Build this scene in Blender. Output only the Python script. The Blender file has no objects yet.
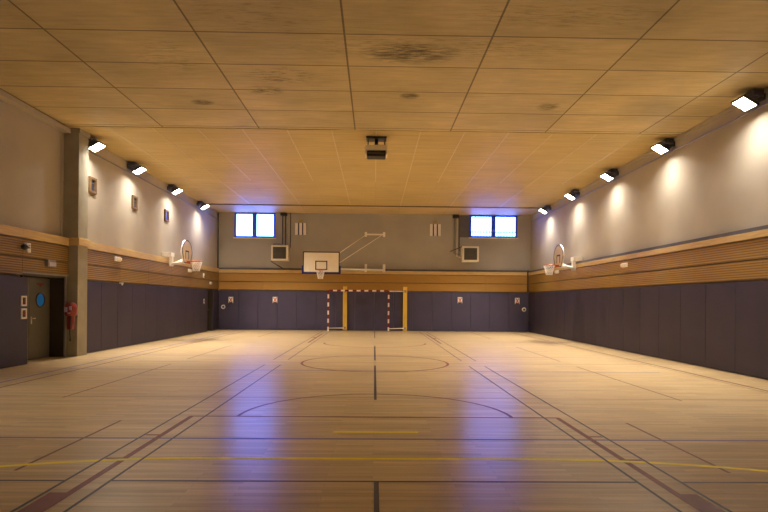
import bpy, bmesh, math, random
from mathutils import Vector, Matrix
random.seed(7)
C = bpy.context.scene.collection
PI = math.pi
R = math.radians

# ------------------------------------------------------------------ materials
def mat(name, color, rough=.6, metal=0.0, noise=0.0, nscale=4.0, bump=0.0, bscale=30.0, spec=.5, stretch=(1, 1, 1), emit=None, estr=0):
    m = bpy.data.materials.new(name); m.use_nodes = True
    nt = m.node_tree; N = nt.nodes; L = nt.links
    b = N['Principled BSDF']
    b.inputs['Roughness'].default_value = rough
    b.inputs['Metallic'].default_value = metal
    b.inputs['Specular IOR Level'].default_value = spec
    b.inputs['Base Color'].default_value = (*color, 1)
    if emit:
        b.inputs['Emission Color'].default_value = (*emit, 1)
        b.inputs['Emission Strength'].default_value = estr
    tc = N.new('ShaderNodeTexCoord'); mp = N.new('ShaderNodeMapping')
    mp.inputs['Scale'].default_value = stretch
    L.new(tc.outputs['Object'], mp.inputs['Vector'])
    if noise:
        n = N.new('ShaderNodeTexNoise'); n.inputs['Scale'].default_value = nscale; n.inputs['Detail'].default_value = 5
        L.new(mp.outputs[0], n.inputs['Vector'])
        r = N.new('ShaderNodeMapRange')
        r.inputs['From Min'].default_value = .3; r.inputs['From Max'].default_value = .7
        r.inputs['To Min'].default_value = 1 - noise; r.inputs['To Max'].default_value = 1 + noise
        L.new(n.outputs['Fac'], r.inputs['Value'])
        v = N.new('ShaderNodeVectorMath'); v.operation = 'SCALE'
        v.inputs[0].default_value = color
        L.new(r.outputs[0], v.inputs['Scale']); L.new(v.outputs[0], b.inputs['Base Color'])
    if bump:
        n2 = N.new('ShaderNodeTexNoise'); n2.inputs['Scale'].default_value = bscale; n2.inputs['Detail'].default_value = 4
        L.new(mp.outputs[0], n2.inputs['Vector'])
        bp = N.new('ShaderNodeBump'); bp.inputs['Strength'].default_value = bump; bp.inputs['Distance'].default_value = .02
        L.new(n2.outputs['Fac'], bp.inputs['Height']); L.new(bp.outputs[0], b.inputs['Normal'])
    return m

def math_node(nt, op, a, b=None, c=None):
    n = nt.nodes.new('ShaderNodeMath'); n.operation = op
    for i, v in enumerate((a, b, c)):
        if v is None: continue
        if isinstance(v, (int, float)): n.inputs[i].default_value = v
        else: nt.links.new(v, n.inputs[i])
    return n.outputs[0]

def floor_mat():
    m = bpy.data.materials.new('sports_parquet'); m.use_nodes = True
    nt = m.node_tree; N = nt.nodes; L = nt.links; b = N['Principled BSDF']
    g = N.new('ShaderNodeTexCoord')
    br = N.new('ShaderNodeTexBrick')
    br.inputs['Scale'].default_value = 1; br.inputs['Brick Width'].default_value = 1.1; br.inputs['Row Height'].default_value = .075
    br.inputs['Mortar Size'].default_value = .0012; br.inputs['Mortar Smooth'].default_value = .1; br.offset = .37
    br.inputs['Color1'].default_value = (.45, .305, .148, 1); br.inputs['Color2'].default_value = (.61, .44, .228, 1)
    br.inputs['Mortar'].default_value = (.30, .17, .07, 1)
    L.new(g.outputs['Object'], br.inputs['Vector'])
    mp = N.new('ShaderNodeMapping'); mp.inputs['Scale'].default_value = (.9, 14, 1)
    L.new(g.outputs['Object'], mp.inputs['Vector'])
    n = N.new('ShaderNodeTexNoise'); n.inputs['Scale'].default_value = 1.3; n.inputs['Detail'].default_value = 6
    L.new(mp.outputs[0], n.inputs['Vector'])
    n2 = N.new('ShaderNodeTexNoise'); n2.inputs['Scale'].default_value = .35; n2.inputs['Detail'].default_value = 3
    L.new(g.outputs['Object'], n2.inputs['Vector'])
    f = math_node(nt, 'MULTIPLY_ADD', n.outputs['Fac'], .9, .56)
    f2 = math_node(nt, 'MULTIPLY_ADD', n2.outputs['Fac'], .2, .9)
    v = N.new('ShaderNodeVectorMath'); v.operation = 'SCALE'
    L.new(br.outputs['Color'], v.inputs[0]); L.new(math_node(nt, 'MULTIPLY', f, f2), v.inputs['Scale'])
    L.new(v.outputs[0], b.inputs['Base Color'])
    r = math_node(nt, 'MULTIPLY_ADD', n.outputs['Fac'], .02, FLOOR_ROUGH)
    L.new(r, b.inputs['Roughness'])
    b.inputs['Specular IOR Level'].default_value = .5
    bp = N.new('ShaderNodeBump'); bp.inputs['Strength'].default_value = .08; bp.inputs['Distance'].default_value = .01
    L.new(n.outputs['Fac'], bp.inputs['Height']); L.new(bp.outputs[0], b.inputs['Normal'])
    return m

def seam(nt, coord, offset, pitch, width):
    """1 on the joints, 0 elsewhere."""
    a = math_node(nt, 'SUBTRACT', coord, offset)
    p = math_node(nt, 'PINGPONG', a, pitch / 2)          # 0 at joints
    return math_node(nt, 'LESS_THAN', p, width / 2)

def ceiling_mat(name, color, colx, rowy, stains=(), grain=(1.2, 9, 1), dark=.35, lines=True, blotch=.22, tone=.14):
    m = bpy.data.materials.new(name); m.use_nodes = True
    nt = m.node_tree; N = nt.nodes; L = nt.links; b = N['Principled BSDF']
    b.inputs['Roughness'].default_value = .62; b.inputs['Specular IOR Level'].default_value = .35
    g = N.new('ShaderNodeTexCoord'); sp = N.new('ShaderNodeSeparateXYZ'); L.new(g.outputs['Object'], sp.inputs[0])
    mp = N.new('ShaderNodeMapping'); mp.inputs['Scale'].default_value = grain; L.new(g.outputs['Object'], mp.inputs['Vector'])
    n = N.new('ShaderNodeTexNoise'); n.inputs['Scale'].default_value = 1.4; n.inputs['Detail'].default_value = 7
    L.new(mp.outputs[0], n.inputs['Vector'])
    n2 = N.new('ShaderNodeTexNoise'); n2.inputs['Scale'].default_value = .6; n2.inputs['Detail'].default_value = 6
    L.new(g.outputs['Object'], n2.inputs['Vector'])
    n3 = N.new('ShaderNodeTexNoise'); n3.inputs['Scale'].default_value = 2.6; n3.inputs['Detail'].default_value = 8; n3.inputs['Roughness'].default_value = .7
    L.new(mp.outputs[0], n3.inputs['Vector'])
    f = math_node(nt, 'MULTIPLY_ADD', n.outputs['Fac'], .5, .75)
    f = math_node(nt, 'MULTIPLY', f, math_node(nt, 'MULTIPLY_ADD', n2.outputs['Fac'], blotch * 4, 1 - blotch * 2))
    # each cast panel has its own slightly different tone
    if lines:
        fx = math_node(nt, 'FLOOR', math_node(nt, 'DIVIDE', math_node(nt, 'SUBTRACT', sp.outputs[0], colx[0]), colx[1]))
        fy = math_node(nt, 'FLOOR', math_node(nt, 'DIVIDE', math_node(nt, 'SUBTRACT', sp.outputs[1], rowy[0]), rowy[1]))
        cb = N.new('ShaderNodeCombineXYZ'); L.new(fx, cb.inputs[0]); L.new(fy, cb.inputs[1])
        wn = N.new('ShaderNodeTexWhiteNoise'); wn.noise_dimensions = '3D'; L.new(cb.outputs[0], wn.inputs['Vector'])
        f = math_node(nt, 'MULTIPLY', f, math_node(nt, 'MULTIPLY_ADD', wn.outputs['Value'], tone, 1 - tone / 2))
        s = math_node(nt, 'MAXIMUM', seam(nt, sp.outputs[0], *colx), seam(nt, sp.outputs[1], *rowy))
        f = math_node(nt, 'MULTIPLY', f, math_node(nt, 'MULTIPLY_ADD', s, dark - 1, 1))
    for (sx, sy, rx, ry, amt, thr) in stains:             # damp stains on the concrete
        dx = math_node(nt, 'DIVIDE', math_node(nt, 'SUBTRACT', sp.outputs[0], sx), rx)
        dy = math_node(nt, 'DIVIDE', math_node(nt, 'SUBTRACT', sp.outputs[1], sy), ry)
        d = math_node(nt, 'ADD', math_node(nt, 'MULTIPLY', dx, dx), math_node(nt, 'MULTIPLY', dy, dy))
        k = N.new('ShaderNodeMapRange'); k.inputs['From Min'].default_value = 1; k.inputs['From Max'].default_value = .2
        L.new(d, k.inputs['Value'])
        h = N.new('ShaderNodeMapRange'); h.inputs['From Min'].default_value = thr; h.inputs['From Max'].default_value = thr + .1
        L.new(n3.outputs['Fac'], h.inputs['Value'])
        w = math_node(nt, 'MULTIPLY', k.outputs[0], h.outputs[0])
        f = math_node(nt, 'MULTIPLY', f, math_node(nt, 'MULTIPLY_ADD', w, -amt, 1))
    v = N.new('ShaderNodeVectorMath'); v.operation = 'SCALE'; v.inputs[0].default_value = color
    L.new(f, v.inputs['Scale']); L.new(v.outputs[0], b.inputs['Base Color'])
    bp = N.new('ShaderNodeBump'); bp.inputs['Strength'].default_value = .25; bp.inputs['Distance'].default_value = .01
    L.new(n3.outputs['Fac'], bp.inputs['Height']); L.new(bp.outputs[0], b.inputs['Normal'])
    return m

def slat_mat(name, color, pitch=.055):
    """timber with fine horizontal grooves (by height)"""
    m = bpy.data.materials.new(name); m.use_nodes = True
    nt = m.node_tree; N = nt.nodes; L = nt.links; b = N['Principled BSDF']
    b.inputs['Roughness'].default_value = .5
    g = N.new('ShaderNodeTexCoord'); sp = N.new('ShaderNodeSeparateXYZ'); L.new(g.outputs['Object'], sp.inputs[0])
    a = math_node(nt, 'PINGPONG', sp.outputs[2], pitch / 2)
    k = N.new('ShaderNodeMapRange'); k.inputs['From Max'].default_value = pitch * .3; k.inputs['To Min'].default_value = .35
    L.new(a, k.inputs['Value'])
    mp = N.new('ShaderNodeMapping'); mp.inputs['Scale'].default_value = (1.2, 1.2, 22); L.new(g.outputs['Object'], mp.inputs['Vector'])
    n = N.new('ShaderNodeTexNoise'); n.inputs['Scale'].default_value = 1.5; n.inputs['Detail'].default_value = 5; L.new(mp.outputs[0], n.inputs['Vector'])
    f = math_node(nt, 'MULTIPLY', k.outputs[0], math_node(nt, 'MULTIPLY_ADD', n.outputs['Fac'], .35, .95))
    v = N.new('ShaderNodeVectorMath'); v.operation = 'SCALE'; v.inputs[0].default_value = color
    L.new(f, v.inputs['Scale']); L.new(v.outputs[0], b.inputs['Base Color'])
    bp = N.new('ShaderNodeBump'); bp.inputs['Strength'].default_value = .5; bp.inputs['Distance'].default_value = .01
    L.new(k.outputs[0], bp.inputs['Height']); L.new(bp.outputs[0], b.inputs['Normal'])
    return m

def glass_mat():
    m = bpy.data.materials.new('window_glass'); m.use_nodes = True
    nt = m.node_tree; N = nt.nodes; L = nt.links
    N.remove(N['Principled BSDF'])
    t = N.new('ShaderNodeBsdfTransparent'); t.inputs[0].default_value = (.93, .96, 1, 1)
    gl = N.new('ShaderNodeBsdfGlossy'); gl.inputs['Roughness'].default_value = .02
    fr = N.new('ShaderNodeFresnel'); fr.inputs[0].default_value = 1.45
    mx = N.new('ShaderNodeMixShader')
    L.new(fr.outputs[0], mx.inputs[0]); L.new(t.outputs[0], mx.inputs[1]); L.new(gl.outputs[0], mx.inputs[2])
    L.new(mx.outputs[0], N['Material Output'].inputs[0])
    return m

FLOOR_ROUGH = .275
M = {}
M['floor'] = floor_mat()
M['line_black'] = mat('line_black', (.035, .03, .05), .4, noise=.2)
M['line_red'] = mat('line_red', (.17, .022, .020), .4, noise=.15)
M['line_brown'] = mat('line_brown', (.16, .055, .03), .4, noise=.15)
M['line_blue'] = mat('line_blue', (.10, .085, .30), .4, noise=.15)
M['line_faint'] = mat('line_faint', (.33, .19, .10), .4, noise=.15)
M['line_yellow'] = mat('line_yellow', (.92, .74, .01), .4, noise=.1)
CEIL = (.57, .455, .235)
M['ceil_near'] = ceiling_mat('concrete_slab_large', CEIL, (-.55, 2.54, .035), (9.53, 1.295, .035),
    stains=[(-1.9, 11.35, .8, .5, .85, .52), (-2.4, 12.15, .45, .3, .8, .48), (.6, 10.25, 1.0, .5, .65, .42), (.9, 10.0, 3.2, .55, .35, .5), (-3.9, 10.6, .7, .9, .35, .5),
            (-4.0, 12.95, .3, .2, .7, .4), (-2.0, 8.9, 1.5, .8, .3, .52), (.75, 12.35, .25, .2, .7, .4), (4.0, 12.9, .3, .3, .6, .42), (3.0, 8.8, 2.0, .5, .3, .5)])
M['ceil_mid'] = ceiling_mat('concrete_slab_fine', (.56, .425, .18), (1.2, 1.19, .02), (14.9, .42, .02), dark=.9, grain=(.7, 10, 1), blotch=.08, tone=.05)
M['ceil_back'] = ceiling_mat('concrete_slab_edge', (.62, .47, .24), (1.2, 2.38, .02), (26.7, 3, .01), dark=.8, grain=(.7, 10, 1), blotch=.08)
M['ceil_joint'] = mat('joint_strip', (.62, .5, .3), .35, noise=.1)
M['dark_joint'] = mat('dark_joint', (.16, .11, .06), .7, noise=.1)
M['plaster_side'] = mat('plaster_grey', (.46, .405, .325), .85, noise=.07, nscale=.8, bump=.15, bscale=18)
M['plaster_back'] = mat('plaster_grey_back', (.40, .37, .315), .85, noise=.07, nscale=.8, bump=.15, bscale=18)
M['concrete'] = mat('concrete_pillar', (.36, .33, .24), .8, noise=.1, nscale=3, bump=.2, bscale=40)
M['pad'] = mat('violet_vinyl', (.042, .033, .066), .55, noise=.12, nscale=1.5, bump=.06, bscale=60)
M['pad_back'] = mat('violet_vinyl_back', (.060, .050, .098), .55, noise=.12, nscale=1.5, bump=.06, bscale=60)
M['slat_left'] = slat_mat('slatted_timber_left', (.28, .165, .045))  # one timber on all walls; differing light put into each wall's tone
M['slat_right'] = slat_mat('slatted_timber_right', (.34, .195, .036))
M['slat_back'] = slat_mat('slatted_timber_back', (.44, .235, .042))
M['rail'] = mat('pale_timber', (.62, .43, .18), .5, noise=.14, nscale=2, stretch=(1, 1, 12))
M['trunk'] = mat('grey_trunking', (.11, .105, .115), .5, noise=.1)
M['white'] = mat('white_enamel', (.92, .88, .81), .4, noise=.04)
M['whiteboard'] = mat('white_board', (.95, .87, .72), .45, noise=.03)
M['black'] = mat('black_paint', (.02, .02, .022), .5, noise=.1)
M['darkgrey'] = mat('dark_grey_metal', (.06, .058, .06), .5, noise=.1)
M['grey'] = mat('grey_plastic', (.28, .26, .25), .5, noise=.06)
M['lampbody'] = mat('lamp_housing', (.10, .10, .15), .4, metal=.3, noise=.1)
M['lampface'] = mat('lamp_glass', (.9, .9, .85), .3, emit=(1, .90, .74), estr=40)
M['bleedframe'] = mat('window_frame_blue_bleed', (.02, .09, .80), .45, noise=.08)  # blue bleed from the bright windows put into the frame colour
M['glass'] = glass_mat()
M['bluepad'] = mat('blue_foam', (.012, .018, .20), .55, noise=.06)
M['orange'] = mat('orange_rim', (.62, .14, .04), .4, noise=.06)
M['net'] = mat('white_net', (.95, .90, .84), .8, noise=.05)
M['red'] = mat('red_paint', (.22, .012, .014), .4, noise=.08)
M['goalwhite'] = mat('goal_white', (.95, .88, .76), .4, noise=.04)
M['yellow'] = mat('yellow_timber', (.86, .58, .08), .5, noise=.12, nscale=3, stretch=(6, 6, .6))
M['door'] = mat('door_grey_green', (.135, .125, .095), .55, noise=.06, nscale=2)
M['doordark'] = mat('door_dark_brown', (.05, .042, .032), .6, noise=.08)
M['porthole'] = mat('porthole_blue', (.02, .16, .42), .2, noise=.05, emit=(.02, .13, .34), estr=.25)
M['extred'] = mat('extinguisher_red', (.25, .028, .014), .35, noise=.25, nscale=9)
M['lilac'] = mat('lilac_label', (.50, .44, .60), .5, noise=.05)
M['louver'] = mat('heater_louver', (.10, .085, .06), .5, noise=.08)
M['cream'] = mat('cream_metal', (.88, .80, .63), .45, noise=.04)
M['frametimber'] = mat('brown_timber_frame', (.17, .095, .035), .55, noise=.15, nscale=4, stretch=(1, 1, 8))
M['ventdark'] = mat('vent_dark_glass', (.05, .055, .09), .25, noise=.1)
M['ventglow'] = mat('vent_glass_blue_glow', (.04, .07, .30), .25, noise=.1, emit=(.05, .1, .55), estr=.5)  # blue light in the far vent put in as colour and glow
M['brass'] = mat('ochre_bracket', (.50, .36, .08), .5, noise=.1)
M['navy'] = mat('navy_slot', (.03, .03, .10), .5, noise=.1)
M['bar'] = mat('outside_steel_bar', (.20, .24, .34), .5, noise=.05)
M['outside'] = mat('outside_render', (.52, .56, .62), .8, noise=.12, nscale=.4)

# ------------------------------------------------------------------ mesh helpers
def bm_box(bm, lo, hi, bev=0, mi=0, mtx=None):
    n = bmesh.new()
    r = bmesh.ops.create_cube(n, size=1)
    for v in n.verts:
        v.co = Vector(((lo[0] + hi[0]) / 2 + v.co.x * (hi[0] - lo[0]), (lo[1] + hi[1]) / 2 + v.co.y * (hi[1] - lo[1]), (lo[2] + hi[2]) / 2 + v.co.z * (hi[2] - lo[2])))
    if bev:
        bmesh.ops.bevel(n, geom=n.edges[:], offset=bev, segments=2, affect='EDGES', profile=.6)
    _merge(bm, n, mi, mtx)

def _merge(bm, n, mi, mtx=None):
    if mtx is not None: n.transform(mtx)
    mp = {}
    for v in n.verts: mp[v] = bm.verts.new(v.co)
    for f in n.faces:
        try:
            g = bm.faces.new([mp[v] for v in f.verts]); g.material_index = mi; g.smooth = f.smooth
        except ValueError: pass
    n.free()

def bm_tube(bm, pts, r, seg=10, mi=0, closed=False, smooth=True):
    pts = [Vector(p) for p in pts]; n = len(pts); rings = []
    rr = r if isinstance(r, (list, tuple)) else [r] * n
    up = None
    for i, p in enumerate(pts):
        a = pts[i - 1] if (i > 0 or closed) else p
        b = pts[(i + 1) % n] if (i < n - 1 or closed) else p
        d = (b - a).normalized()
        if up is None:
            up = Vector((0, 0, 1)) if abs(d.z) < .9 else Vector((1, 0, 0))
        s = d.cross(up)
        if s.length < 1e-4: s = d.cross(Vector((0, 1, 0)))
        s.normalize(); u = s.cross(d).normalized(); up = u
        rings.append([bm.verts.new(p + (s * math.cos(2 * PI * k / seg) + u * math.sin(2 * PI * k / seg)) * rr[i]) for k in range(seg)])
    m = n if closed else n - 1
    for i in range(m):
        A, B = rings[i], rings[(i + 1) % n]
        for k in range(seg):
            f = bm.faces.new((A[k], A[(k + 1) % seg], B[(k + 1) % seg], B[k])); f.material_index = mi; f.smooth = smooth
    if not closed:
        for ring, rev in ((rings[0], True), (rings[-1], False)):
            f = bm.faces.new(ring[::-1] if rev else ring); f.material_index = mi

def bm_ring(bm, c, rad, r, axis='z', seg=28, mi=0):
    pts = []
    for k in range(seg):
        a = 2 * PI * k / seg; x, y = rad * math.cos(a), rad * math.sin(a)
        pts.append({'z': (c[0] + x, c[1] + y, c[2]), 'y': (c[0] + x, c[1], c[2] + y), 'x': (c[0], c[1] + x, c[2] + y)}[axis])
    bm_tube(bm, pts, r, 8, mi, True)

def bm_prism(bm, poly, axis, a, b, mi=0):
    """extrude 2-D outline along an axis from a to b; 'x': poly=(y,z) 'y': (x,z) 'z': (x,y)"""
    def P(p, t): return {'x': (t, p[0], p[1]), 'y': (p[0], t, p[1]), 'z': (p[0], p[1], t)}[axis]
    A = [bm.verts.new(P(p, a)) for p in poly]; B = [bm.verts.new(P(p, b)) for p in poly]
    n = len(poly)
    fs = [bm.faces.new(A), bm.faces.new(B[::-1])]
    for i in range(n): fs.append(bm.faces.new((A[i], A[(i + 1) % n], B[(i + 1) % n], B[i])))
    for f in fs: f.material_index = mi

def bm_lathe(bm, prof, c=(0, 0, 0), seg=20, mi=0):
    rings = [[bm.verts.new((c[0] + r * math.cos(2 * PI * k / seg), c[1] + r * math.sin(2 * PI * k / seg), c[2] + z)) for k in range(seg)] for r, z in prof]
    for A, B in zip(rings, rings[1:]):
        for k in range(seg):
            f = bm.faces.new((A[k], A[(k + 1) % seg], B[(k + 1) % seg], B[k])); f.smooth = True; f.material_index = mi
    bm.faces.new(rings[0][::-1]).material_index = mi; bm.faces.new(rings[-1]).material_index = mi

def obj(name, bm, mats, parent=None):
    bmesh.ops.recalc_face_normals(bm, faces=bm.faces[:])
    me = bpy.data.meshes.new(name); bm.to_mesh(me); bm.free()
    for m in (mats if isinstance(mats, (list, tuple)) else [mats]): me.materials.append(m)
    o = bpy.data.objects.new(name, me); C.objects.link(o)
    if parent: o.parent = parent
    return o

def boxes(name, lst, mats, parent=None, bev=0):
    bm = bmesh.new()
    for t in lst: bm_box(bm, t[0], t[1], bev, t[2] if len(t) > 2 else 0)
    return obj(name, bm, mats, parent)

def each(name, lst, mats, parent=None, bev=0):
    for t in lst: boxes(name, [t], mats, parent, bev)

def tubes(name, lst, mats, parent=None, seg=10):
    bm = bmesh.new()
    for pts, r in lst: bm_tube(bm, pts, r, seg)
    return obj(name, bm, mats, parent)

def tag(o, label, cat, group=None):
    o['label'] = label; o['category'] = cat
    if group: o['group'] = group
    return o

def thing(name, label, cat, loc=(0, 0, 0), rot=(0, 0, 0), group=None):
    o = bpy.data.objects.new(name, None); C.objects.link(o); o.empty_display_size = .1
    o.location = loc; o.rotation_euler = rot
    return tag(o, label, cat, group)

def dup(o, loc, rot, label, first=[True]):
    def cp(s, p):
        c = s.copy(); C.objects.link(c); c.parent = p
        for ch in s.children: cp(ch, c)
        return c
    r = cp(o, None); r.location = loc; r.rotation_euler = rot; r['label'] = label
    return r

def struct(o):
    o['kind'] = 'structure'; return o

def struct_empty(name, loc=(0, 0, 0)):
    o = bpy.data.objects.new(name, None); C.objects.link(o); o.location = loc; o['kind'] = 'structure'; return o

# ------------------------------------------------------------------ the hall (metres; camera at the near end looking along +Y)
XL, XR = -8.2, 8.2            # plaster faces of the side walls
YF, YB = -1.1, 29.2           # near wall, far wall
H = 6.1                       # ceiling height
PADH = 2.03

# floor with its painted court lines
bm = bmesh.new()
bm_box(bm, (XL - .7, YF - .3, -.2), (XR + .5, YB + .5, 0))
LM = ['line_black', 'line_red', 'line_brown', 'line_blue', 'line_faint', 'line_yellow']
def quad(pts, z, mi):
    f = bm.faces.new([bm.verts.new((p[0], p[1], z)) for p in pts]); f.material_index = mi
def hline(y, x0, x1, w, c, z=.0015): quad([(x0, y - w / 2), (x1, y - w / 2), (x1, y + w / 2), (x0, y + w / 2)], z, 1 + LM.index(c))
def vline(x, y0, y1, w, c, z=.002): quad([(x - w / 2, y0), (x + w / 2, y0), (x + w / 2, y1), (x - w / 2, y1)], z, 1 + LM.index(c))
def arc(cx, cy, r, a0, a1, w, c, z=.0025, seg=48):
    for k in range(seg):
        p, q = R(a0 + (a1 - a0) * k / seg), R(a0 + (a1 - a0) * (k + 1) / seg)
        quad([(cx + (r - w / 2) * math.cos(p), cy + (r - w / 2) * math.sin(p)), (cx + (r + w / 2) * math.cos(p), cy + (r + w / 2) * math.sin(p)),
              (cx + (r + w / 2) * math.cos(q), cy + (r + w / 2) * math.sin(q)), (cx + (r - w / 2) * math.cos(q), cy + (r - w / 2) * math.sin(q))], z, 1 + LM.index(c))
X0 = .03
for s in (-1, 1):                                                     # badminton courts, one behind the other
    for x in (2.64, 2.26):
        vline(X0 + s * x, .1, 13.4, .028, 'line_black', .003); vline(X0 + s * x, 14.55, 28.4, .028, 'line_black', .003)
    for a, b in ((.1, 4.72), (8.8, 13.42), (14.6, 19.22), (23.4, 28.1)):
        vline(X0 + s * 4.88, a, b, .035, 'line_brown')
    vline(X0 + s * 3.24, 5.06, 7.16, .035, 'line_brown')
    hline(4.79, X0 + s * 2.64, X0 + s * 6.6, .035, 'line_black')
    vline(X0 + s * 2.44, 4.3, 7.46, .065, 'line_red'); vline(X0 + s * 2.44, 20.5, 26.2, .07, 'line_red')   # free-throw lanes
    for y in (5.46, 6.41): hline(y, X0 + s * 2.46, X0 + s * 2.62, .05, 'line_red', .002)
    quad([(X0 + s * 2.41, 4.49), (X0 + s * 2.60, 4.49), (X0 + s * 2.60, 4.05), (X0 + s * 2.41, 4.05)], .0028, 2)
    quad([(X0 + s * 2.41, 23.2), (X0 + s * 2.58, 23.2), (X0 + s * 2.58, 23.6), (X0 + s * 2.41, 23.6)], .0028, 2)
    arc(X0 + s * 1.58, -.52, 6.0, 90, 90 - s * 62, .065, 'line_yellow', .0022)
for a, b in ((.1, 4.79), (8.74, 13.37), (14.54, 19.23), (23.39, 28.38)):
    vline(X0, a, b, .042, 'line_black', .003)
hline(4.79, X0 - 2.26, X0 + 2.26, .035, 'line_black')
hline(5.48, X0 - 1.58, X0 + 1.58, .065, 'line_yellow', .0022)
hline(6.59, X0 - .5, X0 + .5, .06, 'line_yellow', .0022)
hline(7.45, X0 - 2.46, X0 + 2.46, .05, 'line_red')
arc(X0, 7.45, 1.83, 0, 180, .05, 'line_red')
arc(X0, 14.0, 1.82, 0, 360, .06, 'line_red')
arc(X0, 20.5, 1.85, 180, 360, .06, 'line_red')
hline(6.26, -6.7, 6.8, .05, 'line_blue')
hline(12.38, -6.7, 6.4, .05, 'line_blue')
hline(15.6, -6.7, 6.4, .05, 'line_blue')
hline(13.95, -6.9, 7.0, .05, 'line_faint')
hline(8.92, -6.7, 6.8, .04, 'line_faint')
vline(-6.82, .1, 28.3, .05, 'line_blue'); vline(-6.44, .1, 28.0, .05, 'line_brown'); vline(7.05, .1, 28.0, .06, 'line_brown')
vline(6.9, .1, 28.0, .03, 'line_faint')
floor = struct(obj('floor', bm, [M['floor']] + [M[k] for k in LM]))

# ceiling: big cast slabs near, finer slabs beyond, an edge strip at the far wall
bm = bmesh.new()
bm_box(bm, (XL - .7, YF - .3, H), (XR + .5, 14.85, H + .3), mi=0)
bm_box(bm, (XL - .7, 14.9, H), (XR + .5, 26.65, H + .3), mi=1)
bm_box(bm, (XL - .7, 26.75, H), (XR + .5, YB + .4, H + .3), mi=2)
bm_box(bm, (XL - .7, 14.84, H + .015), (XR + .5, 14.91, H + .3), mi=4)
bm_box(bm, (XL - .7, 26.6, H - .03), (XR + .5, 26.78, H + .3), mi=4)
for k in range(-7, 7):
    x = 1.2 + 1.19 * k
    if abs(x) < 8: bm_box(bm, (x - .012, 14.95, H - .004), (x + .012, 26.6 if k % 2 == 0 else 21.3, H + .01), mi=3)
for (x0, x1, ys) in ((-6.0, -4.3, (18.2, 19.6, 20.6, 21.8, 23.0)), (2.5, 5.2, (17.5, 19.4, 20.9, 22.4, 23.6)), (-2.4, -1.2, (17.9,))):
    for y in ys: bm_box(bm, (x0, y - .008, H - .003), (x1, y + .008, H + .01), mi=3)
struct(obj('ceiling', bm, [M['ceil_near'], M['ceil_mid'], M['ceil_back'], M['ceil_joint'], M['dark_joint']]))

# left wall with two door openings
D1 = (13.11, 14.94, 2.14); D2 = (27.1, 28.02, 2.06)
wl = struct(boxes('wall_left', [
    ((XL - .6, YF - .3, 0), (XL - .15, D1[0], H)), ((XL - .6, D1[0], D1[2]), (XL - .15, D1[1], H)), ((XL - .6, D1[1], 0), (XL - .13, 15.3, H)), ((XL - .6, 15.3, 0), (XL, D2[0], H)),
    ((XL - .6, D2[0], D2[2]), (XL, D2[1], H)), ((XL - .6, D2[1], 0), (XL, YB, H)), ((XL - .62, D1[0] - .2, 0), (XL - .55, D1[1] + .2, 2.3)),
    ((XL - .62, D2[0] - .2, 0), (XL - .55, D2[1] + .2, 2.3))], M['plaster_side']))
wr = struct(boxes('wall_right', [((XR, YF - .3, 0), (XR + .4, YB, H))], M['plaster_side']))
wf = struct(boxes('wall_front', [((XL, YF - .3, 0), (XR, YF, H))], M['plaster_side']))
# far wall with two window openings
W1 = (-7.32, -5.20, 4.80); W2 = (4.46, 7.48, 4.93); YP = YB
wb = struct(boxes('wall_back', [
    ((XL - .6, YB, 0), (XR + .4, YB + .35, 4.80)), ((XL - .6, YB, 4.80), (W1[0], YB + .35, H)), ((W1[1], YB, 4.80), (W2[0], YB + .35, H)),
    ((W2[1], YB, 4.80), (XR + .4, YB + .35, H)), ((W2[0], YB, 4.80), (W2[1], YB + .35, W2[2]))], M['plaster_back']))

def pads(wall, axis, face, back, a0, a1, pitch, m, skip=()):
    n = max(1, round((a1 - a0) / pitch)); p = (a1 - a0) / n
    for i in range(n):
        u0, u1 = a0 + i * p + .004, a0 + (i + 1) * p - .004
        lo, hi = ((min(face, back), u0, .015), (max(face, back), u1, PADH)) if axis == 'y' else ((u0, min(face, back), .015), (u1, max(face, back), PADH))
        bm = bmesh.new(); bm_box(bm, lo, hi, .008)
        obj('wall_pad', bm, m, wall)
PXL, PXR, PYB = -8.05, 8.05, 29.05
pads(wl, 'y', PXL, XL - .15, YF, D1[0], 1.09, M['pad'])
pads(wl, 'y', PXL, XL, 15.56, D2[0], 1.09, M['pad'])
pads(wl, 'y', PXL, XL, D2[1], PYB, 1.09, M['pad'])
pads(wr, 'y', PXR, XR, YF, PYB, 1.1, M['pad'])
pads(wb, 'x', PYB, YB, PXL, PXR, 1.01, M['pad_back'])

def cladding(wall, axis, face, back, spans, m, rz=(2.95, 3.16)):
    bm = bmesh.new(); rl = bmesh.new(); bk = bmesh.new()
    for a0, a1, zlo in spans:
        n = max(1, round((a1 - a0) / 2.45)); p = (a1 - a0) / n
        for i in range(n):
            for z0, z1 in ((max(2.085, zlo), 2.485), (2.515, 2.925)):
                u0, u1 = a0 + i * p + .003, a0 + (i + 1) * p - .003
                f, b = min(face, back), max(face, back)
                bm_box(bm, *(((f, u0, z0), (b, u1, z1)) if axis == 'y' else ((u0, f, z0), (u1, b, z1))))
        f, b = sorted((face + (back - face) * .3, back))
        bm_box(bk, *(((f, a0, max(PADH, zlo - .05)), (b, a1, 2.95)) if axis == 'y' else ((a0, f, PADH), (a1, b, 2.95))))
        f, b = sorted((face - (back - face) * .12, back))
        bm_box(rl, *(((f, a0, rz[0]), (b, a1, rz[1])) if axis == 'y' else ((a0, f, rz[0]), (a1, b, rz[1]))), .006)
    obj('wood_cladding', bm, m, wall); obj('cladding_batten', bk, M['dark_joint'], wall); obj('timber_rail', rl, M['rail'], wall)
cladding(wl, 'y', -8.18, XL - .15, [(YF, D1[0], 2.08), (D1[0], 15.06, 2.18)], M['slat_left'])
cladding(wl, 'y', -8.06, XL, [(15.56, 29.06, 2.08)], M['slat_left'])
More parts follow.
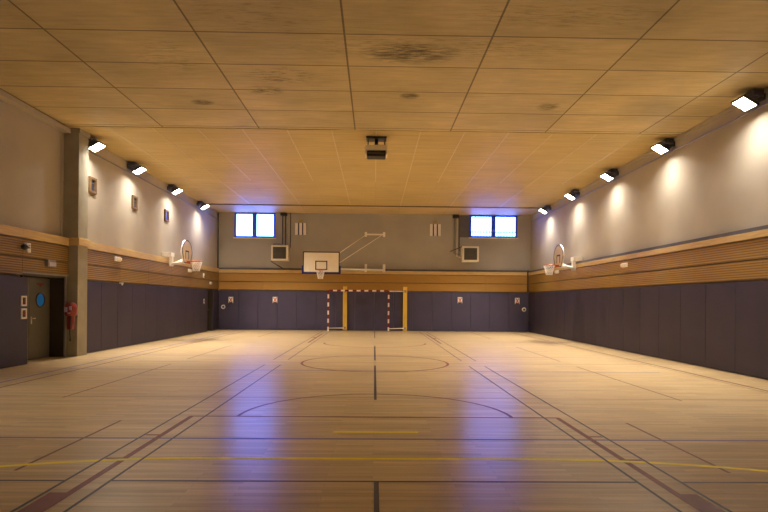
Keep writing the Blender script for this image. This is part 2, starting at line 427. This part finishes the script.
cladding(wr, 'y', 8.06, XR, [(YF, 29.06, 2.08)], M['slat_right'], (2.95, 3.10))
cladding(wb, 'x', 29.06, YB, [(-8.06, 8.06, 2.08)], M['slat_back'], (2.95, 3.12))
# cable trunking and pipes that run on the walls
boxes('cable_trunking', [((8.08, YF, 3.105), (XR, 29.1, 3.19))], M['trunk'], wr)
boxes('cable_trunking', [((-8.1, 29.1, 3.125), (8.1, YB, 3.22))], M['trunk'], wb)
boxes('corner_trunking', [((XR - .03, YF, H - .1), (XR, 29.1, H - .005))], M['plaster_side'], wr)
tubes('wall_conduit', [([(XR - .02, YF, H - .34), (XR - .02, 29.1, H - .34)], .018)], M['grey'], wr, 6)
boxes('corner_trunking', [((XL - .15, YF, H - .14), (-8.14, 15.06, H - .03))], M['plaster_side'], wl)
tubes('wall_conduit', [([(XL + .02, 15.56, H - .34), (XL + .02, 29.1, H - .34)], .018)], M['grey'], wl, 6)
tubes('corner_pipe', [([(8.0, 29.02, 2.1), (8.0, 29.02, 3.2)], .035)], M['darkgrey'], wb, 8)
tubes('corner_pipe', [([(-8.13, 29.12, 3.2), (-8.13, 29.12, 6.05)], .03)], M['darkgrey'], wb, 8)

# concrete pillar against the left wall
pl = struct(boxes('pillar', [((XL - .15, 15.06, 0), (-7.93, 15.56, H))], M['concrete'], bev=.012))
boxes('timber_collar', [((XL - .14, 15.03, 2.97), (-7.89, 15.6, 3.17))], M['rail'], pl, .006)
boxes('pillar_head', [((XL - .14, 15.03, H - .13), (-7.9, 15.59, H))], M['concrete'], pl, .006)

# ------------------------------------------------------------------ doors
d1 = struct_empty('door_1', (XL, D1[0], 0))
dx = -.38
leaf = boxes('door_leaf', [((dx - .05, .92, .01), (dx, 1.80, 2.06))], M['door'], d1, .004)
boxes('fixed_leaf', [((dx - .05, .02, .01), (dx, .91, 2.06))], M['door'], d1, .004)
boxes('door_frame', [((-.45, 0, 2.08), (-.02, 1.83, 2.14)), ((-.45, 1.81, 0), (-.02, 1.83, 2.08)), ((-.45, 0, 0), (.02, .018, 2.08))], M['doordark'], d1)
boxes('door_trim', [((-.1, -.0, 2.13), (.02, 1.95, 2.17))], M['grey'], d1)
boxes('door_trim', [((-.1, 1.83, 0), (.012, 1.90, 2.13))], M['grey'], d1)
PY, PZ = 1.37, 1.50
bm = bmesh.new(); bm_ring(bm, (dx + .005, PY, PZ), .175, .02, 'x'); obj('porthole_ring', bm, M['darkgrey'], leaf)
bm = bmesh.new(); bm_prism(bm, [(PY + .17 * math.cos(2 * PI * k / 28), PZ + .17 * math.sin(2 * PI * k / 28)) for k in range(28)], 'x', dx - .01, dx + .006)
obj('porthole_glass', bm, M['porthole'], leaf)
bm = bmesh.new(); bm_tube(bm, [(dx, 1.0, 1.04), (dx + .05, 1.0, 1.04), (dx + .05, 1.10, 1.04)], .010)
bm_box(bm, (dx, .98, .90), (dx + .012, 1.02, 1.08), .004); obj('door_handle', bm, M['white'], leaf)
bm = bmesh.new(); bm_prism(bm, [(1.23, 1.93), (1.52, 1.93), (1.50, 1.89), (1.43, 1.885), (1.38, 1.84), (1.33, 1.885), (1.25, 1.89)], 'x', dx, dx + .006)
o = obj('door_sign', bm, M['red'], leaf); o['label'] = 'small red arrow sign'

d2 = struct_empty('door_2', (XL, D2[0], 0))
l2 = boxes('door_leaf', [((-.16, .02, .01), (-.11, .90, 2.03))], M['doordark'], d2, .004)
boxes('door_frame', [((-.3, 0, 0), (.1, .02, 2.06)), ((-.3, .90, 0), (.1, .92, 2.06)), ((-.3, 0, 2.03), (.1, .92, 2.06))], M['doordark'], d2)
bm = bmesh.new(); bm_tube(bm, [(-.11, .8, 1.05), (-.05, .8, 1.05), (-.05, .67, 1.05)], .012); obj('door_handle', bm, M['grey'], l2)

# ------------------------------------------------------------------ windows
def window(name, x0, x1, z0, mx, bars):
    w = struct_empty(name, (0, 0, 0))
    y0, y1 = YB - .01, YB + .12; t = .085; zt = H - .005
    boxes('window_frame', [((x0, y0, z0), (x1, y1, z0 + t)), ((x0, y0, zt - t * .8), (x1, y1, zt)), ((x0, y0, z0), (x0 + t, y1, zt)), ((x1 - t, y0, z0), (x1, y1, zt)),
                           ((mx - .1, y0 - .01, z0), (mx + .1, y1, zt))], M['bleedframe'], w, .006)
    for a, b in ((x0 + t, mx - .1), (mx + .1, x1 - t)):
        each('window_pane', [((a, y0 + .07, z0 + t), (b, y0 + .078, zt - t * .8))], M['glass'], w)
    boxes('window_handle', [((mx - .02, y0 - .05, z0 + .28), (mx + .02, y0 - .01, z0 + .42))], M['grey'], w, .006)
    boxes('window_sill', [((x0 - .05, YB - .04, z0 - .05), (x1 + .05, YB + .1, z0))], M['cream'], w)
    return w
window('window_1', W1[0], W1[1], W1[2], -6.28, False)
w2 = window('window_2', 4.98, W2[1], W2[2], 6.22, True)
boxes('blank_panel', [((W2[0], YB + .05, W2[2]), (4.98, YB + .1, H))], M['trunk'], w2)
g = thing('window_grille', 'outdoor grille of thin vertical steel bars behind the right-hand window', 'grille', (0, YB + .6, 0))
bl = []
for k in range(20):
    x = 4.75 + .155 * k; bl.append(((x - .014, 0, 4.6), (x + .014, .02, 6.5)))
boxes('bars', bl, M['bar'], g)
boxes('crossbar', [((4.6, .02, 5.28), (7.9, .045, 5.32))], M['bar'], g); boxes('crossbar', [((4.6, .02, 4.62), (7.9, .045, 4.66))], M['bar'], g)
boxes('crossbar', [((4.6, .02, 6.3), (7.9, .045, 6.34))], M['bar'], g)
# wall bracket arms carrying the grille
each('bracket', [((4.62, -.25, 6.3), (4.66, .02, 6.34)), ((7.8, -.25, 6.3), (7.84, .02, 6.34)), ((4.62, -.25, 4.62), (4.66, .02, 4.66)), ((7.8, -.25, 4.62), (7.84, .02, 4.66))], M['bar'], g)

# ------------------------------------------------------------------ floodlights
FG = 'floodlights high on the side walls'
def make_flood():
    """origin = centre of the glass; +X points to the wall"""
    t = thing('floodlight', '', 'light', group=FG)
    T = Matrix.Rotation(R(30), 4, 'Y')         # glass turned down and in to the hall
    n = bmesh.new(); bm = bmesh.new()
    bm_prism(n, [(-.18, 0), (.18, 0), (.16, .05), (.09, .12), (-.09, .12), (-.16, .05)], 'y', -.205, .205); _merge(bm, n, 0, T)
    for k in range(6): bm_box(bm, (-.09, -.17 + .068 * k - .006, .11), (.09, -.17 + .068 * k + .006, .16), 0, 0, T)
    obj('housing', bm, M['lampbody'], t)
    bm = bmesh.new(); bm_box(bm, (-.16, -.185, -.014), (.16, .185, .004), .003, 0, T); obj('glass', bm, M['lampface'], t)
    bm = bmesh.new()
    for lo, hi in (((-.19, -.215, -.012), (.19, -.182, .03)), ((-.19, .182, -.012), (.19, .215, .03)), ((-.19, -.215, -.012), (-.158, .215, .03)), ((.158, -.215, -.012), (.19, .215, .03))):
        bm_box(bm, lo, hi, 0, 0, T)
    obj('glass_rim', bm, M['darkgrey'], t)
    bm = bmesh.new()
    for s in (-1, 1): bm_tube(bm, [(.02, s * .215, .05), (.2, s * .215, .1), (.318, s * .14, .12)], .014, 6)
    bm_box(bm, (.305, -.16, .04), (.34, .16, .17), .006); obj('bracket', bm, M['darkgrey'], t)
    bm = bmesh.new(); bm_box(bm, (.08, -.17, .13), (.30, .17, .25), .01); obj('ballast_box', bm, M['lampbody'], t)
    for nm, en, cone, blend, tilt, z in (('flood_beam', MAIN_W, 88, .9, 30, -.10), ('flood_spill', SPILL_W, 138, .2, 0, -.04), ('flood_wash', WASH_W, 120, .9, 0, -.06)):
        ld = bpy.data.lights.new(nm, 'SPOT'); ld.energy = en; ld.spot_size = R(cone); ld.spot_blend = blend; ld.shadow_soft_size = .10
        ld.color = (1, .93, .82) if tilt else (1, .93, .83)
        lo = bpy.data.objects.new(nm, ld); C.objects.link(lo); lo.parent = t; lo.location = (-.05 if tilt else -.28, 0, z)
        lo.rotation_euler = (0, R(tilt), 0)
    return t
MAIN_W, SPILL_W, WASH_W = 1850, 55, 170
flood = make_flood()
FX = 7.85
spots = [(FX, 11.75, 0, 'largest and nearest lit floodlight on the right wall, at the picture edge'),
         (FX, 15.28, 0, 'second nearest lit floodlight on the right wall, beyond the one at the picture edge'),
         (FX, 18.8, 0, 'middle lit floodlight of the five along the right wall'),
         (FX, 22.36, 0, 'lit floodlight on the right wall, next to last before the far corner'),
         (FX, 25.96, 0, 'smallest lit floodlight on the right wall, by the far corner'),
         (-FX, 15.86, PI, 'lit floodlight right behind the concrete pillar on the left wall'),
         (-FX, 18.7, PI, 'second lit floodlight on the left wall counted from the concrete pillar'),
         (-FX, 22.25, PI, 'third lit floodlight on the left wall counted from the concrete pillar'),
         (-FX, 25.9, PI, 'smallest lit floodlight on the left wall, by the far corner'),
         (FX, 8.2, 0, 'unseen floodlight added on the right wall beside the camera to light the foreground'),
         (-FX, 8.0, PI, 'unseen floodlight added on the left wall before the pillar to light the foreground')]
for i, (x, y, rz, lab) in enumerate(spots):
    o = flood if i == 0 else dup(flood, (0, 0, 0), (0, 0, 0), '')
    o.location = (x, y, 5.82); o.rotation_euler = (0, 0, rz); o['label'] = lab
    if y < 9:                                   # unseen pair added to light the foreground, dimmer than the rest
        for ch in o.children:
            if ch.type == 'LIGHT': ch.data = ch.data.copy(); ch.data.energy *= .28
        o.location.z = 5.6; o.location.x *= .993
# ------------------------------------------------------------------ ceiling-hung device
t = thing('ceiling_projector', 'pale boxed unit with black grille hung from the middle of the ceiling', 'projector', (.02, 15.2, 5.5))
boxes('ceiling_plate', [((-.28, .2, .55), (.28, .6, .6))], M['darkgrey'], t, .01)
tubes('hanger', [([(s * .22, .35, .58), (s * .24, .15, .22)], .014) for s in (-1, 1)] + [([(0, .35, .58), (0, .3, .2)], .05)], M['black'], t)
boxes('housing', [((-.29, 0, .17), (.29, .5, .31))], M['cream'], t, .02)
each('side_cheek', [((-.305, -.02, .06), (-.265, .45, .27)), ((.265, -.02, .06), (.305, .45, .27))], M['cream'], t, .008)
boxes('grille', [((-.255, .02, .0), (.255, .4, .16))], M['black'], t, .02)
boxes('grille_bar', [((-.24, .005, .07), (.24, .02, .1))], M['louver'], t)

# ------------------------------------------------------------------ main basketball board
def net(bm, c, r=.215, h=.42):
    for k in range(12):
        pts = []
        for j in range(7):
            a = 2 * PI * (k + (j % 2) * .5) / 12
            rr = r * (1 - .45 * (j / 6) ** .8)
            pts.append((c[0] + rr * math.cos(a), c[1] + rr * math.sin(a), c[2] - h * j / 6))
        bm_tube(bm, pts, .007, 5)
        pts2 = []
        for j in range(7):
            a = 2 * PI * (k - (j % 2) * .5) / 12
            rr = r * (1 - .45 * (j / 6) ** .8)
            pts2.append((c[0] + rr * math.cos(a), c[1] + rr * math.sin(a), c[2] - h * j / 6))
        bm_tube(bm, pts2, .007, 5)

bx, by = -2.615, 27.4
t = thing('basketball_backboard', 'large rectangular white basketball backboard with blue lower padding on folding arms', 'basketball hoop', (bx, by, 2.9))
bd = boxes('board', [((-.9, 0, 0), (.9, .04, 1.05))], M['whiteboard'], t, .005)
e = .05
boxes('board_border', [((-.9, -.004, 1.05 - e), (.9, 0, 1.05)), ((-.9, -.004, 0), (-.9 + e, 0, 1.05)), ((.9 - e, -.004, 0), (.9, 0, 1.05)), ((-.9, -.004, 0), (.9, 0, e))], M['black'], bd)
q = .05
boxes('target_square', [((-.295, -.004, .6 - q), (.295, 0, .6)), ((-.295, -.004, .15), (.295, 0, .15 + q)), ((-.295, -.004, .15), (-.295 + q, 0, .6)), ((.295 - q, -.004, .15), (.295, 0, .6))], M['black'], bd)
boxes('edge_padding', [((-.95, -.02, -.05), (.95, .06, .02)), ((-.95, -.02, -.05), (-.895, .06, .36)), ((.895, -.02, -.05), (.95, .06, .36))], M['bluepad'], t, .008)
bm = bmesh.new(); bm_ring(bm, (0, -.375, .13), .225, .012); bm_box(bm, (-.09, -.16, .04), (.09, -.004, .145), .008)
rim = obj('rim', bm, M['orange'], t)
bm = bmesh.new(); net(bm, (0, -.375, .12)); obj('net', bm, M['net'], rim)
boxes('back_frame', [((-.6, .04, .1), (.75, .11, .18)), ((-.6, .04, .85), (.75, .11, .93)), ((.66, .04, .1), (.74, .11, .93)), ((-.6, .04, .1), (-.52, .11, .93))], M['white'], t)
def W(x, y, z): return (x - bx, y - by, z - 2.9)
tubes('lower_arm', [([W(-1.8, 27.5, 3.12), W(-.45, 29.02, 3.17)], .05)], M['white'], t)
tubes('lower_arm', [([W(-1.8, 27.5, 3.10), W(.48, 29.0, 3.17)], .05)], M['white'], t)
tubes('stay_rod', [([W(-1.78, 27.46, 3.86), W(-.46, 29.1, 5.0)], .016)], M['white'], t, 6)
tubes('stay_rod', [([W(-1.78, 27.46, 3.38), W(.36, 29.08, 4.98)], .016)], M['white'], t, 6)
boxes('top_rail', [(W(-.5, 29.08, 4.98), W(.5, 29.14, 5.06))], M['white'], t, .008)
each('wall_bracket', [(W(-.53, 29.06, 4.9), W(-.41, 29.2, 5.14))], M['white'], t, .01)
each('wall_bracket', [(W(.42, 29.06, 4.9), W(.54, 29.2, 5.14))], M['white'], t, .01)
each('wall_bracket', [(W(-.52, 28.94, 3.05), W(-.40, 29.2, 3.46))], M['white'], t, .01)
each('wall_bracket', [(W(.42, 28.92, 3.05), W(.56, 29.2, 3.46))], M['white'], t, .01)

# ------------------------------------------------------------------ side boards (rounded), one on each long wall
def make_side_board():
    """local +X points into the hall from the wall face (x=0), z=0 at the rim"""
    t = thing('side_backboard', '', 'basketball hoop', group='rounded backboards on the side walls')
    oy, ot = .58, .80
    out = [(-.36, -.08), (.36, -.08)]
    for k in range(0, 19):
        a = PI * k / 18; out.append((oy * math.cos(a), .33 + .49 * math.sin(a)))
    out2 = [(y * .90, .36 + (z - .36) * .92) for y, z in out]
    bm = bmesh.new(); bm_prism(bm, out, 'x', .72, .77); bd = obj('board', bm, M['whiteboard'], t)
    bm = bmesh.new()
    for i in range(len(out)):
        a, b = out[i], out[(i + 1) % len(out)]; c, d = out2[i], out2[(i + 1) % len(out)]
        bm.faces.new([bm.verts.new((.7735, *p)) for p in (a, b, d, c)])
    obj('board_border', bm, M['black'], bd)
    boxes('target_square', [((.77, -.2, .36), (.774, .2, .41)), ((.77, -.2, .08), (.774, -.15, .4)), ((.77, .15, .08), (.774, .2, .4))], M['black'], bd)
    bm = bmesh.new(); bm_ring(bm, (1.13, 0, 0), .225, .016); bm_box(bm, (.77, -.09, -.07), (.92, .09, .012), .008); rim = obj('rim', bm, M['orange'], t)
    bm = bmesh.new(); net(bm, (1.13, 0, -.01), h=.38); obj('net', bm, M['net'], rim)
    bm = bmesh.new(); bm_box(bm, (-.13, -.18, .17), (.22, .18, .33), .01); obj('wall_bracket', bm, M['white'], t)
    bm = bmesh.new(); bm_box(bm, (.1, -.07, -.2), (.22, .07, .19), .01); obj('bracket_post', bm, M['white'], t)
    bm = bmesh.new()
    for s in (-1, 1): bm_tube(bm, [(.18, s * .05, -.12), (.73, s * .24, -.02)], .035, 8)
    bm_tube(bm, [(.2, 0, -.1), (.73, 0, .1)], .03, 8); obj('arm', bm, M['white'], t)
    return t
sb = make_side_board(); sb.location = (PXL, 21.8, 3.03); sb['label'] = 'rounded white backboard with orange rim and net on the left wall'
dup(sb, (PXR, 22.0, 3.03), (0, 0, PI), 'rounded white backboard with orange rim and net on the right wall')

# ------------------------------------------------------------------ handball goal and its wall posts
t = thing('handball_goal', 'red and white banded handball goal folded out before the far wall', 'goal', (-.81, 28.62, 0))
hw = 1.545
def banded(name, p0, p1, n, start, parent):
    bm = bmesh.new(); p0, p1 = Vector(p0), Vector(p1); d = (p1 - p0) / n; k = .04
    for i in range(n):
        a, b = p0 + d * i, p0 + d * (i + 1)
        lo = [min(a[j], b[j]) - (k if abs(d[j]) < 1e-6 else 0) for j in range(3)]; hi = [max(a[j], b[j]) + (k if abs(d[j]) < 1e-6 else 0) for j in range(3)]
        bm_box(bm, lo, hi, 0, (i + start) % 2)
    return obj(name, bm, [M['red'], M['goalwhite']], parent)
for s in (-1, 1): banded('goal_post', (s * hw, 0, 2.08), (s * hw, 0, 0.005), 10, 0, t)
banded('crossbar', (-hw + .04, 0, 2.07), (hw - .04, 0, 2.07), 15, 0, t)
for s in (-1, 1):
    tubes('swing_arm', [([(s * hw, .03, 2.06), (s * hw + .80, .29, 2.06)], .025)], M['goalwhite'], t)
    tubes('swing_arm', [([(s * hw, .03, .14), (s * hw + .80, .29, .14)], .022)], M['goalwhite'], t)
for i, (x, lab) in enumerate(((-1.52, 'yellow timber post on the far wall passing behind the goal crossbar'), (1.60, 'yellow timber post on the far wall to the side of the goal mouth'))):
    p = thing('wall_post', lab, 'post', (x, 29.0, 0), group='yellow posts carrying the goal')
    boxes('post', [((-.105, -.04, .006), (.105, .05, 2.30))], M['yellow'], p, .012)
    each('hinge_plate', [((-.05, -.052, 2.0), (.05, -.038, 2.13)), ((-.05, -.052, .1), (.05, -.038, .2))], M['grey'], p)

# ------------------------------------------------------------------ unit heaters with pipes
def make_heater():
    t = thing('unit_heater', '', 'heater', group='fan heaters hung on the far wall')
    boxes('casing', [((-.43, -.42, .04), (.43, .1, .82))], M['cream'], t, .03)
    bm = bmesh.new(); bm_box(bm, (-.33, -.435, .13), (.33, -.415, .73), 0)
    lv = obj('louver_panel', bm, M['louver'], t)
    bm = bmesh.new()
    for k in range(9):
        z = .15 + .066 * k; bm_box(bm, (-.33, -.46, z), (.33, -.43, z + .012), 0, 0)
    obj('louver_slats', bm, M['darkgrey'], lv)
    return t
h1 = make_heater(); h1.location = (-4.82, 28.75, 3.52); h1['label'] = 'cream fan heater under the left-hand window'
h2 = dup(h1, (4.88, 28.75, 3.56), (0, 0, 0), 'cream fan heater under the right-hand window')
each('wall_bracket', [((-.4, .1, .1), (-.34, .44, .16)), ((.34, .1, .1), (.4, .44, .16))], M['grey'], h1); each('wall_bracket', [((-.4, .1, .1), (-.34, .44, .16)), ((.34, .1, .1), (.4, .44, .16))], M['grey'], h2)
tubes('stay_rod', [([(-.45, -.3, 0), (.12, .26, -.36)], .02)], M['darkgrey'], h1, 6)
tubes('stay_rod', [([(-.44, -.3, .8), (-.92, .42, .62)], .02)], M['darkgrey'], h2, 6)
tubes('heater_pipe', [([(.02, .36, 2.55), (.02, .36, .95), (-.44, .36, .95), (-.44, .2, .7)], .025)], M['darkgrey'], h1, 8)
tubes('heater_pipe', [([(.17, .38, 2.55), (.17, .38, .8), (.17, .1, .7)], .025)], M['darkgrey'], h1, 8)
tubes('heater_pipe', [([(.42, .40, 2.57), (.42, .40, .8), (.42, .1, .7)], .02)], M['darkgrey'], h1, 8)
boxes('pipe_cap', [((-.08, .2, 2.42), (.24, .44, 2.57))], M['black'], h1, .01)
tubes('heater_pipe', [([(-.72, .38, 2.5), (-.72, .38, .5), (-.44, .2, .45)], .028)], M['grey'], h2, 8)
tubes('heater_pipe', [([(-.58, .36, 2.5), (-.58, .36, .35), (-.44, .2, .3)], .03)], M['cream'], h2, 8)
tubes('heater_pipe', [([(-.46, .40, 2.5), (-.46, .40, .7), (-.40, .1, .6)], .02)], M['darkgrey'], h2, 8)
boxes('pipe_cap', [((-.82, .2, 2.36), (-.5, .44, 2.53))], M['black'], h2, .01)

# ------------------------------------------------------------------ slatted white panels hung on the far wall
def make_panel():
    t = thing('slatted_panel', '', 'speaker', group='white slatted panels hung on the far wall')
    boxes('back_plate', [((-.27, .06, 0), (.27, .1, .62))], M['navy'], t)
    for x in (-.22, -.01, .20):
        boxes('slat', [((x - .07, 0, 0), (x + .07, .08, .62))], M['white'], t, .008)
    boxes('hanger', [((-.1, .0, .70), (.1, .1, .80))], M['brass'], t, .015)
    tubes('rod', [([(0, .05, .8), (0, .05, 1.14)], .01), ([(0, .05, .62), (0, .05, .72)], .02)], M['brass'], t, 6)
    return t
p1 = make_panel(); p1.location = (-3.86, 29.1, 4.96); p1['label'] = 'white slatted wall panel on ochre hanger, nearer the left-hand window'
dup(p1, (3.17, 29.1, 4.98), (0, 0, 0), 'white slatted wall panel on ochre hanger, nearer the right-hand window')

# ------------------------------------------------------------------ small wall fittings
def make_bulkhead():
    """back at x=0, +X out of the wall"""
    t = thing('emergency_light', '', 'light', group='white emergency lights on the timber band')
    boxes('casing', [((0, -.17, -.07), (.05, .17, .07))], M['white'], t, .01)
    boxes('diffuser', [((.045, -.15, -.055), (.10, .02, .055)), ((.045, .05, -.045), (.095, .15, .045))], M['cream'], t, .015)
    return t
b1 = make_bulkhead(); b1.location = (-8.06, 17.6, 2.79); b1['label'] = 'white emergency light on the left timber band just past the pillar'
dup(b1, (-8.06, 24.4, 2.80), (0, 0, 0), 'white emergency light on the left timber band under the hoop net')
dup(b1, (8.06, 17.8, 2.77), (0, 0, PI), 'white emergency light on the right timber band, larger one before the hoop')
dup(b1, (8.06, 24.4, 2.90), (0, 0, PI), 'white emergency light on the right timber band below the hoop net')
t = thing('exit_light', 'small white light over the dark doorway in the far left corner', 'light', (-8.06, 27.55, 2.36))
boxes('casing', [((0, -.13, -.06), (.04, .13, .06))], M['white'], t, .01); boxes('diffuser', [((.035, -.11, -.045), (.08, .11, .045))], M['lilac'], t, .012)
t = thing('motion_sensor', 'tiny upright white sensor on the left timber band by the far corner', 'sensor', (-8.06, 26.4, 2.68))
boxes('casing', [((0, -.05, -.1), (.05, .05, .1))], M['white'], t, .012); boxes('lens', [((.045, -.035, -.06), (.065, .035, .0))], M['grey'], t, .008)
t = thing('light_switch', 'small white switch on the left padding before the dark doorway', 'switch', (PXL, 26.5, 1.47))
boxes('plate', [((0, -.05, -.11), (.02, .05, .11))], M['white'], t, .006); boxes('rocker', [((.018, -.025, -.05), (.028, .025, .05))], M['grey'], t, .003)
t = thing('pad_clip', 'tiny white clip on top edge of the left padding under the emergency light', 'clip', (PXL, 17.9, 2.03))
boxes('clip_body', [((-.03, -.09, 0), (.03, .09, .035))], M['white'], t, .006); boxes('clip_tab', [((.012, -.05, -.05), (.03, .05, .0))], M['cream'], t, .004)

t = thing('alarm_siren', 'white box with black round horn on the left timber band', 'alarm', (-8.176, 13.2, 2.73))
boxes('casing', [((0, -.04, -.12), (.08, .09, .11)), ((.0, -.12, -.03), (.1, -.03, .03))], M['white'], t, .012)
each('label_strip', [((.08, -.01, -.02), (.084, .06, .01)), ((.08, -.01, .04), (.084, .06, .06))], M['grey'], t)
bm = bmesh.new(); bm_tube(bm, [(.09, -.04, 0), (.09, -.12, 0)], .03); bm_tube(bm, [(.09, -.11, .0), (.09, -.17, 0), (.09, -.24, 0)], [.05, .075, .045], 14); obj('horn', bm, M['black'], t)
t = thing('exit_box', 'grey box light on the timber band above the porthole door', 'light', (-8.18, 14.15, 2.42))
boxes('casing', [((0, -.17, -.09), (.09, .17, .09))], M['grey'], t, .012); boxes('diffuser', [((.085, -.15, -.07), (.11, .15, .03))], M['lilac'], t, .01)

def make_socket():
    t = thing('socket_box', '', 'socket', group='white framed sockets beside the porthole door')
    boxes('frame', [((0, -.1, -.12), (.02, .1, -.08)), ((0, -.1, .08), (.02, .1, .12)), ((0, -.1, -.12), (.02, -.06, .12)), ((0, .06, -.12), (.02, .1, .12))], M['white'], t, .003)
    boxes('insert', [((0, -.06, -.08), (.01, .06, .08))], M['doordark'], t)
    each('button', [((.008, -.03, -.045), (.022, .03, -.01)), ((.008, -.03, .015), (.022, .03, .05))], M['red'], t, .003)
    return t
s1 = make_socket(); s1.location = (PXL, 12.95, 1.48); s1['label'] = 'upper white framed switch on the padding beside the porthole door'
dup(s1, (PXL, 12.95, 1.19), (0, 0, 0), 'lower white framed switch on the padding beside the porthole door')

def make_plate():
    """faces -Y"""
    t = thing('anchor_plate', '', 'wall plate', group='small anchor plates on the far padding')
    boxes('plate', [((-.12, -.015, -.16), (.12, 0, .16))], M['white'], t, .005)
    bm = bmesh.new()
    for s in (-1, 1):
        bm_box(bm, (-.022, -.028, -.15), (.022, -.014, .15), 0, 0, Matrix.Rotation(R(32 * s), 4, 'Y'))
    obj('cross', bm, M['orange'], t)
    boxes('foot', [((-.09, -.03, -.16), (.09, -.012, -.11))], M['black'], t)
    return t
a1 = make_plate(); a1.location = (-7.43, PYB, 1.54); a1['label'] = 'small plate with orange cross on the far padding, leftmost, beside the round socket'
dup(a1, (-5.15, PYB, 1.56), (0, 0, 0), 'small plate with orange cross on the far padding below the left heater')
dup(a1, (4.47, PYB, 1.63), (0, 0, 0), 'small plate with orange cross on the far padding below the right heater')
dup(a1, (7.47, PYB, 1.62), (0, 0, 0), 'small plate with orange cross on the far padding, rightmost, by the right corner')
def make_round():
    t = thing('round_socket', '', 'socket', group='round sockets on the far padding')
    bm = bmesh.new(); bm_ring(bm, (0, -.012, 0), .085, .03, 'y', 20); obj('ring', bm, M['white'], t)
    bm = bmesh.new(); bm_prism(bm, [(.07 * math.cos(2 * PI * k / 16), .07 * math.sin(2 * PI * k / 16)) for k in range(16)], 'y', -.015, 0); obj('socket_core', bm, M['black'], t)
    return t
r1 = make_round(); r1.location = (-7.82, PYB, 1.18); r1['label'] = 'round white ring socket on the far padding in the left corner'
dup(r1, (7.83, PYB, 1.17), (0, 0, 0), 'round white ring socket on the far padding in the right corner')

def make_vent(m):
    """back at x=0, +X out of the wall"""
    t = thing('framed_vent', '', 'vent', group='small timber framed openings in the left wall')
    boxes('frame', [((0, -.2, -.23), (.06, .2, -.16)), ((0, -.2, .16), (.06, .2, .23)), ((0, -.2, -.16), (.06, -.12, .16)), ((0, .12, -.16), (.06, .2, .16))], M['frametimber'], t, .006)
    boxes('pane', [((.0, -.12, -.16), (.015, .12, .16))], m, t)
    boxes('inner_bar', [((.012, -.12, .06), (.03, .12, .075))], M['darkgrey'], t)
    return t
for (y, m, lab) in ((16.28, 'ventdark', 'small brown framed vent high on the left wall beside the pillar'), (19.12, 'ventdark', 'small brown framed vent high on the left wall, middle of three'),
                 (22.04, 'ventglow', 'small brown framed vent with blue light painted into its pane, farthest of three on the left wall')):
    v = make_vent(M[m]); v.location = (XL, y, 4.82); v['label'] = lab

# fire extinguisher on the pillar
t = thing('fire_extinguisher', 'red fire extinguisher hung on the pillar beside the porthole door', 'fire extinguisher', (-8.04, 14.93, .72))
bm = bmesh.new(); bm_lathe(bm, [(.03, -.0), (.075, .01), (.088, .04), (.095, .3), (.09, .42), (.06, .5), (.03, .54), (.028, .58)], (0, 0, 0)); bd = obj('cylinder', bm, M['extred'], t)
bm = bmesh.new(); bm_lathe(bm, [(.12, .36), (.15, .40), (.15, .60), (.12, .70), (.05, .73)], (0, 0, 0), 16); obj('hood', bm, M['extred'], t)
bm = bmesh.new(); bm_box(bm, (-.09, -.155, .47), (-.01, -.14, .60), .003); bm_box(bm, (.03, -.152, .52), (.09, -.13, .62), .003); bm_box(bm, (.0, -.155, .42), (.06, -.14, .46), .003); obj('label_patch', bm, M['lilac'], t)
bm = bmesh.new(); bm_tube(bm, [(.03, -.08, .45), (.06, -.12, .3), (.04, -.11, .1), (.03, -.09, -.1), (.035, -.07, -.24)], .014, 8); bm_tube(bm, [(.035, -.07, -.22), (.036, -.07, -.30)], .024, 8); obj('hose', bm, M['black'], t)
boxes('wall_hook', [((-.04, .08, .3), (.04, .115, .5))], M['darkgrey'], t, .005)

# ------------------------------------------------------------------ world, camera
w = bpy.data.worlds.new('daylight'); bpy.context.scene.world = w; w.use_nodes = True
nt = w.node_tree; bg = nt.nodes['Background']
tcw = nt.nodes.new('ShaderNodeTexCoord'); sp = nt.nodes.new('ShaderNodeSeparateXYZ'); nt.links.new(tcw.outputs['Generated'], sp.inputs[0])
cr = nt.nodes.new('ShaderNodeValToRGB'); nt.links.new(sp.outputs[2], cr.inputs[0])
cr.color_ramp.elements[0].position = 0; cr.color_ramp.elements[0].color = (.11, .25, 1, 1)
cr.color_ramp.elements[1].position = .6; cr.color_ramp.elements[1].color = (.07, .18, 1, 1)
nt.links.new(cr.outputs[0], bg.inputs['Color']); bg.inputs['Strength'].default_value = 22

cam = bpy.data.cameras.new('camera'); co = bpy.data.objects.new('camera', cam); C.objects.link(co)
f = 558.0; psi = math.atan(9.7 / f); rho = R(.5)
cam.sensor_width = 36; cam.lens = f / 768 * 36; cam.shift_x = 0; cam.shift_y = (301.1 - 256) / 768
right = Vector((math.cos(rho) * math.cos(psi), -math.cos(rho) * math.sin(psi), math.sin(rho)))
fwd = Vector((math.sin(psi), math.cos(psi), 0)); back = -fwd; up = back.cross(right)
co.matrix_world = Matrix(((right.x, up.x, back.x, 0), (right.y, up.y, back.y, 0), (right.z, up.z, back.z, 1.55), (0, 0, 0, 1)))
cam.clip_start = .05
sc = bpy.context.scene; sc.camera = co
sc.view_settings.view_transform = 'Standard'; sc.view_settings.look = 'None'; sc.view_settings.exposure = 0; sc.view_settings.gamma = 1
sc.cycles.use_denoising = True; sc.cycles.max_bounces = 10; sc.cycles.diffuse_bounces = 6; sc.cycles.sample_clamp_indirect = 6
